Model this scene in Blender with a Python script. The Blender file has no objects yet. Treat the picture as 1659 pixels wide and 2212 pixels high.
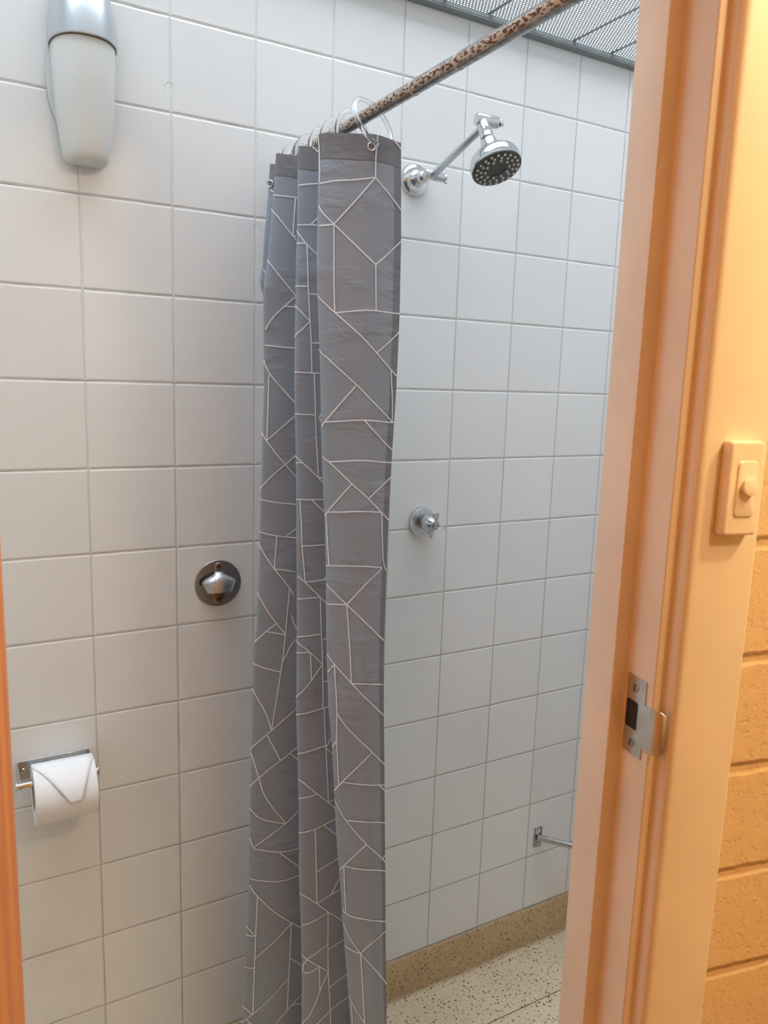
import bpy, math, random
from mathutils import Vector, Matrix
random.seed(7)
# Bathroom shower corner seen through a doorway.  Units are metres.
# Working frame: tiled back wall is the plane Y=0, X runs right, Z is measured from a tile joint
# 2.065 m above the floor; every top-level object is lifted by H at the end.
H = 2.065
FL = -H            # floor level in the working frame
CEIL = .147
scene = bpy.context.scene
col = scene.collection
CAM = Vector((-.21304146, -1.40508069, -.5821))
# ---------------------------------------------------------------- material helpers
class NT:
    def __init__(s, name):
        s.m = bpy.data.materials.new(name); s.m.use_nodes = True
        s.t = s.m.node_tree; s.t.nodes.clear()
        s.out = s.n('ShaderNodeOutputMaterial')
        s.b = s.n('ShaderNodeBsdfPrincipled'); s.l(s.b.outputs[0], s.out.inputs[0])
    def n(s, k, **kw):
        x = s.t.nodes.new(k)
        for a, v in kw.items(): setattr(x, a, v)
        return x
    def l(s, a, b): s.t.links.new(a, b)
    def put(s, sock, v):
        if isinstance(v, bpy.types.NodeSocket): s.l(v, sock)
        elif isinstance(v, (tuple, list)): sock.default_value = (*v, 1) if len(v) == 3 and sock.type == 'RGBA' else v
        else: sock.default_value = v
    def set(s, **kw):
        names = dict(color='Base Color', rough='Roughness', metal='Metallic', normal='Normal', trans='Transmission Weight', ior='IOR',
                     coat='Coat Weight', coatr='Coat Roughness', spec='Specular IOR Level', sheen='Sheen Weight', sss='Subsurface Weight', aniso='Anisotropic')
        for k, v in kw.items(): s.put(s.b.inputs[names[k]], v)
        return s
    def math(s, op, a, b=0., c=0., clamp=False):
        x = s.n('ShaderNodeMath', operation=op); x.use_clamp = clamp
        s.put(x.inputs[0], a); s.put(x.inputs[1], b)
        if op in ('MULTIPLY_ADD', 'WRAP'): s.put(x.inputs[2], c)
        return x.outputs[0]
    def ramp(s, v, a, b, lo=0., hi=1.):
        x = s.n('ShaderNodeMapRange', interpolation_type='SMOOTHSTEP')
        s.put(x.inputs[0], v); s.put(x.inputs[1], a); s.put(x.inputs[2], b); s.put(x.inputs[3], lo); s.put(x.inputs[4], hi)
        return x.outputs[0]
    def mix(s, f, a, b, mode='MIX'):
        x = s.n('ShaderNodeMix', data_type='RGBA', blend_type=mode)
        s.put(x.inputs[0], f); s.put(x.inputs[6], a); s.put(x.inputs[7], b)
        return x.outputs[2]
    def obj(s): return s.n('ShaderNodeTexCoord').outputs['Object']
    def xyz(s, v):
        x = s.n('ShaderNodeSeparateXYZ'); s.l(v, x.inputs[0]); return x.outputs
    def vec(s, a, b, c):
        x = s.n('ShaderNodeCombineXYZ')
        for i, q in enumerate((a, b, c)): s.put(x.inputs[i], q)
        return x.outputs[0]
    def noise(s, v, scale, detail=2., rough=.5, out=0):
        x = s.n('ShaderNodeTexNoise'); s.l(v, x.inputs['Vector'])
        x.inputs['Scale'].default_value = scale; x.inputs['Detail'].default_value = detail; x.inputs['Roughness'].default_value = rough
        return x.outputs[out]
    def vor(s, v, scale, feature='F1'):
        x = s.n('ShaderNodeTexVoronoi', feature=feature); s.l(v, x.inputs['Vector']); x.inputs['Scale'].default_value = scale
        return x.outputs
    def bump(s, h, dist=.001, strength=1.):
        x = s.n('ShaderNodeBump'); s.put(x.inputs['Height'], h)
        x.inputs['Distance'].default_value = dist; x.inputs['Strength'].default_value = strength
        return x.outputs[0]

def simple(name, color, rough=.4, metal=0., bump=0., bscale=40., **kw):
    m = NT(name); o = m.obj()
    v = m.noise(o, bscale, 3.)
    c = m.mix(m.ramp(v, .3, .7), [x * .93 for x in color], [min(1, x * 1.05) for x in color])
    m.set(color=c, rough=rough, metal=metal, **kw)
    if bump: m.set(normal=m.bump(v, bump))
    return m.m

def tile_mat(name, ax, u0, dirty=True):
    m = NT(name); o = m.xyz(m.obj()); P = .15
    U = m.math('DIVIDE', m.math('SUBTRACT', o[ax], u0), P); V = m.math('DIVIDE', o[2], P)
    def dist(q):
        f = m.math('FRACT', m.math('ADD', q, 50.5))
        return m.math('MULTIPLY', m.math('ABSOLUTE', m.math('SUBTRACT', f, .5)), P)
    du, dv = dist(U), dist(V)
    wob = m.math('MULTIPLY', m.math('SUBTRACT', m.noise(m.obj(), 25., 3.), .5), .0009)
    d = m.math('ADD', m.math('MINIMUM', du, m.math('MULTIPLY', dv, .8)), wob)
    low = m.ramp(o[2], -.35, -1.7); right = m.ramp(o[0], .3, .8) if ax == 0 else .8
    gu = m.math('MULTIPLY', m.ramp(m.math('ADD', du, wob), .0004, .0011, 1., 0.), m.math('ADD', .35, m.math('MULTIPLY', .6, m.math('MAXIMUM', low, right))))
    gv = m.ramp(m.math('ADD', m.math('MULTIPLY', dv, .8), wob), .0004, .0011, 1., 0.)
    grout = m.math('MAXIMUM', gu, gv)
    h = m.ramp(d, .0003, .0035)
    iu = m.math('FLOOR', m.math('ADD', U, 50.)); iv = m.math('FLOOR', m.math('ADD', V, 50.))
    wn = m.n('ShaderNodeTexWhiteNoise', noise_dimensions='2D'); m.l(m.vec(iu, iv, 0.), wn.inputs['Vector'])
    r = m.xyz(wn.outputs['Color'])
    fu = m.math('SUBTRACT', m.math('FRACT', m.math('ADD', U, 50.)), .5); fv = m.math('SUBTRACT', m.math('FRACT', m.math('ADD', V, 50.)), .5)
    tilt = m.math('ADD', m.math('MULTIPLY', fu, m.math('SUBTRACT', r[0], .5)), m.math('MULTIPLY', fv, m.math('SUBTRACT', r[1], .5)))
    height = m.math('ADD', h, m.math('MULTIPLY', tilt, .45))
    base = m.mix(r[2], (.80, .80, .79), (.84, .84, .83))
    soft = m.noise(m.obj(), 2.3, 3.)
    base = m.mix(m.ramp(soft, .3, .75, 0., .35), base, (.74, .74, .72))
    # grout: pale high on the wall, stained brown towards the wet corner and the floor
    g0 = m.mix(low, (.60, .58, .55), (.42, .34, .27))
    g1 = m.mix(low, (.42, .41, .39), (.22, .17, .12))
    g = m.mix(right, g0, g1)
    g = m.mix(m.ramp(m.noise(m.obj(), 14., 4.), .35, .7), g, (.30, .26, .21))
    if dirty:
        stain = m.math('MULTIPLY', m.ramp(m.noise(m.obj(), 5., 4.), .55, .8), m.math('MULTIPLY', low, .25))
        base = m.mix(stain, base, (.62, .56, .47))
    if ax == 0 and u0 == 0.:
        for cx, cz, ra, rb in ((.1475, -.1130, .0085, .0110), (.3035, -.3170, .0060, .0085), (.3020, -.1650, .0030, .0050), (.3015, -.1920, .0030, .0045)):
            ex = m.math('DIVIDE', m.math('SUBTRACT', o[0], cx), ra); ez = m.math('DIVIDE', m.math('SUBTRACT', o[2], cz), rb)
            dd = m.math('ADD', m.math('ADD', m.math('MULTIPLY', ex, ex), m.math('MULTIPLY', ez, ez)), m.math('MULTIPLY', m.math('SUBTRACT', m.noise(m.obj(), 180., 2.), .5), 1.6))
            ck = m.ramp(dd, .75, 1., 1., 0.); height = m.math('SUBTRACT', height, m.math('MULTIPLY', ck, .8)); base = m.mix(ck, base, (.80, .82, .80))
    m.set(color=m.mix(m.math('MULTIPLY', grout, .85), base, g), rough=m.ramp(grout, 0., 1., .24, .75), spec=.5,
          normal=m.bump(height, .0011, .9))
    return m.m

def terrazzo(name, base=(.60, .49, .34), foot=None):
    m = NT(name); o = m.obj()
    warp = m.n('ShaderNodeVectorMath', operation='ADD'); m.l(o, warp.inputs[0])
    sc = m.n('ShaderNodeVectorMath', operation='SCALE'); m.l(m.noise(o, 120., 3., .6, 1), sc.inputs[0]); sc.inputs[3].default_value = .013
    m.l(sc.outputs[0], warp.inputs[1]); w = warp.outputs[0]
    def chips(scale, keep, size):
        v = m.vor(w, scale); rnd = m.xyz(v['Color'])
        return m.math('MULTIPLY', m.ramp(v['Distance'], size * .75, size, 1., 0.), m.ramp(rnd[0], keep, keep + .01))
    c1 = chips(112., .32, .31); c2 = chips(165., .40, .30); c3 = chips(75., .7, .32)
    big = m.noise(o, 6., 3.)
    col_ = m.mix(m.ramp(big, .3, .7), base, [x * 1.12 for x in base])
    if foot: col_ = m.mix(m.ramp(m.math('ADD', m.xyz(o)[2], m.math('MULTIPLY', m.math('SUBTRACT', big, .5), .02)), FL + .002, FL + .020, .8, 0.), col_, foot)  # painted shade fades back to the floor colour at the foot
    col_ = m.mix(m.math('MULTIPLY', c3, .55), col_, (.66, .58, .45))
    rb = m.noise(o, 300., 1.)
    dark = m.mix(m.ramp(rb, .4, .6), (.10, .055, .03), (.27, .15, .075))
    col_ = m.mix(c1, col_, dark); col_ = m.mix(m.math('MULTIPLY', c2, .8), col_, (.30, .19, .10))
    m.set(color=col_, rough=.38, normal=m.bump(m.noise(o, 220., 2.), .0004))
    return m.m

def chrome(name, color=(.72, .73, .75), rough=.08):
    m = NT(name); v = m.noise(m.obj(), 60., 3.)
    m.set(color=m.mix(m.ramp(v, .35, .75), color, [x * .86 for x in color]), metal=1., rough=m.ramp(v, .3, .8, rough, rough + .10))
    return m.m
# ---------------------------------------------------------------- mesh builder
ID = lambda x, y, z: (x, y, z)
CA, SA = math.cos(math.radians(11.5)), math.sin(math.radians(11.5))
def DN(d, n, z): return (CAM.x + d * CA + n * SA, CAM.y - d * SA + n * CA, z)   # frame aligned with the door wall
class MB:
    def __init__(s): s.v = []; s.f = []; s.m = []; s.uv = {}; s.cur = 0
    def add(s, vs, fs):
        k = len(s.v); s.v += [tuple(q) for q in vs]
        for f in fs: s.f.append(tuple(k + i for i in f)); s.m.append(s.cur)
        return s
    def box(s, x0, x1, y0, y1, z0, z1, F=ID):
        vs = [F(x, y, z) for x in (x0, x1) for y in (y0, y1) for z in (z0, z1)]
        return s.add(vs, [(0, 1, 3, 2), (4, 6, 7, 5), (0, 4, 5, 1), (2, 3, 7, 6), (0, 2, 6, 4), (1, 5, 7, 3)])
    def frame(s, axis):
        a = Vector(axis).normalized(); t = Vector((0, 0, 1)) if abs(a.z) < .9 else Vector((1, 0, 0))
        u = a.cross(t).normalized(); return a, u, a.cross(u)
    def lathe(s, prof, o, axis, seg=32, sx=1., sy=1.):
        a, u, w = s.frame(axis); o = Vector(o); vs = []; fs = []
        for r, h in prof:
            for i in range(seg):
                t = 2 * math.pi * i / seg
                vs.append(o + a * h + u * (r * sx * math.cos(t)) + w * (r * sy * math.sin(t)))
        for j in range(len(prof) - 1):
            for i in range(seg):
                i2 = (i + 1) % seg
                fs.append((j * seg + i, j * seg + i2, (j + 1) * seg + i2, (j + 1) * seg + i))
        if prof[0][0] > 1e-6: fs.append(tuple(range(seg))[::-1])
        if prof[-1][0] > 1e-6: fs.append(tuple((len(prof) - 1) * seg + i for i in range(seg)))
        return s.add(vs, fs)
    def cyl(s, a, b, r, seg=20):
        a, b = Vector(a), Vector(b); L = (b - a).length
        e = min(r * .12, L * .2)
        return s.lathe([(r - e, 0), (r, e), (r, L - e), (r - e, L)], a, b - a, seg)
    def tube(s, pts, r, seg=10, closed=False):
        pts = [Vector(p) for p in pts]; n = len(pts); vs = []; fs = []; up = None
        for i, p in enumerate(pts):
            if closed: t = pts[(i + 1) % n] - pts[i - 1]
            else: t = pts[min(i + 1, n - 1)] - pts[max(i - 1, 0)]
            t.normalize()
            if up is None: up = t.orthogonal()
            up = (up - t * up.dot(t)).normalized(); w = t.cross(up)
            rr = r[i] if isinstance(r, (list, tuple)) else r
            for k in range(seg):
                a = 2 * math.pi * k / seg; vs.append(p + up * rr * math.cos(a) + w * rr * math.sin(a))
        for i in range(n if closed else n - 1):
            j = (i + 1) % n
            for k in range(seg):
                k2 = (k + 1) % seg; fs.append((i * seg + k, i * seg + k2, j * seg + k2, j * seg + k))
        if not closed: fs += [tuple(range(seg))[::-1], tuple((n - 1) * seg + k for k in range(seg))]
        return s.add(vs, fs)
    def ring(s, c, axis, R, r, seg=40, ts=10):
        a, u, w = s.frame(axis); c = Vector(c)
        return s.tube([c + u * R * math.cos(2 * math.pi * i / seg) + w * R * math.sin(2 * math.pi * i / seg) for i in range(seg)], r, ts, True)
    def prism(s, poly, h0, h1, F):     # poly of (a,b); F(a,b,h)
        n = len(poly); vs = [F(a, b, h0) for a, b in poly] + [F(a, b, h1) for a, b in poly]
        fs = [tuple(range(n))[::-1], tuple(range(n, 2 * n))] + [(i, (i + 1) % n, n + (i + 1) % n, n + i) for i in range(n)]
        return s.add(vs, fs)
    def loft(s, rings, cap=True, closed=True):
        n = len(rings[0]); vs = [p for r in rings for p in r]; fs = []
        for j in range(len(rings) - 1):
            for i in range(n if closed else n - 1):
                i2 = (i + 1) % n; fs.append((j * n + i, j * n + i2, (j + 1) * n + i2, (j + 1) * n + i))
        if cap: fs += [tuple(range(n))[::-1], tuple((len(rings) - 1) * n + i for i in range(n))]
        return s.add(vs, fs)
    def build(s, name, mats, parent=None, smooth=None, bevel=0., fix=True, struct=False, seg=2):
        if not isinstance(mats, (list, tuple)): mats = [mats]
        base = Vector((0, 0, 0)); p = parent
        while p is not None: base += p.location; p = p.parent
        me = bpy.data.meshes.new(name); me.from_pydata([tuple(Vector(q) - base) for q in s.v], [], s.f)
        for q in mats: me.materials.append(q)
        for p_, i in zip(me.polygons, s.m): p_.material_index = i
        if s.uv:
            lay = me.uv_layers.new(name='UVMap')
            for li, lp in enumerate(me.loops): lay.data[li].uv = s.uv.get(lp.vertex_index, (9., 9.))
        if fix:
            import bmesh
            bm = bmesh.new(); bm.from_mesh(me); bmesh.ops.recalc_face_normals(bm, faces=bm.faces); bm.to_mesh(me); bm.free()
        o = bpy.data.objects.new(name, me); col.objects.link(o)
        if parent is not None: o.parent = parent
        if smooth is not None:
            me.shade_smooth()
            me.set_sharp_from_angle(angle=math.radians(smooth))
        if bevel:
            b = o.modifiers.new('Bevel', 'BEVEL'); b.width = bevel; b.segments = seg; b.limit_method = 'ANGLE'; b.angle_limit = math.radians(40)
            if smooth is None: me.shade_smooth(); me.set_sharp_from_angle(angle=math.radians(35))
        if struct and parent is None: o['kind'] = 'structure'
        return o
def thing(name, label, cat, loc, group=None, kind=None):
    o = bpy.data.objects.new(name, None); col.objects.link(o); o.location = loc; o.empty_display_size = .05
    return tag(o, label, cat, group, kind)
def tag(o, label=None, cat=None, group=None, kind=None):
    if label: o['label'] = label
    if cat: o['category'] = cat
    if group: o['group'] = group
    if kind: o['kind'] = kind
    return o
ED=[(-0.24, 0.3826), (-0.379, 0.3891), (-0.485, 0.3903), (-0.609, 0.3889), (-0.708, 0.3854), (-0.81, 0.3827), (-0.876, 0.3827), (-1.022, 0.383), (-1.126, 0.3868), (-1.25, 0.3931), (-1.422, 0.4004), (-1.604, 0.409), (-1.71, 0.4139)]
LA=[(-0.247, 0.274), (-0.412, 0.2754), (-0.464, 0.2776), (-0.544, 0.2814), (-0.598, 0.284), (-0.654, 0.2867), (-0.71, 0.2902), (-0.797, 0.2955), (-0.872, 0.2987), (-0.94, 0.3014), (-1.01, 0.3045), (-1.073, 0.3072), (-1.113, 0.3093), (-1.146, 0.3134), (-1.196, 0.3179), (-1.261, 0.3237), (-1.315, 0.3276), (-1.394, 0.3339), (-1.449, 0.3395), (-1.522, 0.346), (-1.618, 0.3568), (-1.676, 0.362), (-1.727, 0.3662)]
LB=[(-0.24, 0.2783), (-0.361, 0.2785), (-0.402, 0.2763), (-0.43, 0.2763), (-0.601, 0.2779), (-0.719, 0.2803), (-0.78, 0.2828), (-0.905, 0.2863), (-1.035, 0.2864), (-1.135, 0.2887), (-1.221, 0.2916), (-1.291, 0.2935), (-1.38, 0.2966), (-1.472, 0.2993), (-1.566, 0.303), (-1.662, 0.3063), (-1.773, 0.3089)]
LC=[(-0.237, 0.2732), (-0.279, 0.2704), (-0.337, 0.2653), (-0.395, 0.2609), (-0.424, 0.2556), (-0.461, 0.2534), (-0.535, 0.2539), (-0.603, 0.2547), (-0.649, 0.2537), (-0.727, 0.2525), (-0.791, 0.2504), (-0.839, 0.249), (-0.888, 0.2484), (-0.954, 0.2462), (-1.012, 0.2448), (-1.054, 0.2398), (-1.096, 0.2383), (-1.157, 0.2368), (-1.227, 0.2353), (-1.316, 0.2339), (-1.407, 0.2324), (-1.5, 0.2308), (-1.547, 0.2292), (-1.595, 0.2275), (-1.691, 0.2241), (-1.8, 0.2178)]
R1=[(-0.219, 0.3805), (-0.368, 0.3854), (-0.48, 0.3892), (-0.612, 0.3978), (-0.718, 0.4058), (-0.828, 0.4122), (-0.9, 0.4165), (-1.058, 0.422), (-1.171, 0.4259), (-1.305, 0.4325), (-1.491, 0.4401), (-1.688, 0.449), (-1.802, 0.4541)]
R2=[(-0.196, 0.4058), (-0.354, 0.4107), (-0.474, 0.4143), (-0.614, 0.4232), (-0.727, 0.4313), (-0.844, 0.4378), (-0.921, 0.4422), (-1.09, 0.4506), (-1.21, 0.4595), (-1.356, 0.4756), (-1.556, 0.4846), (-1.766, 0.4941), (-1.888, 0.4996)]
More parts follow.
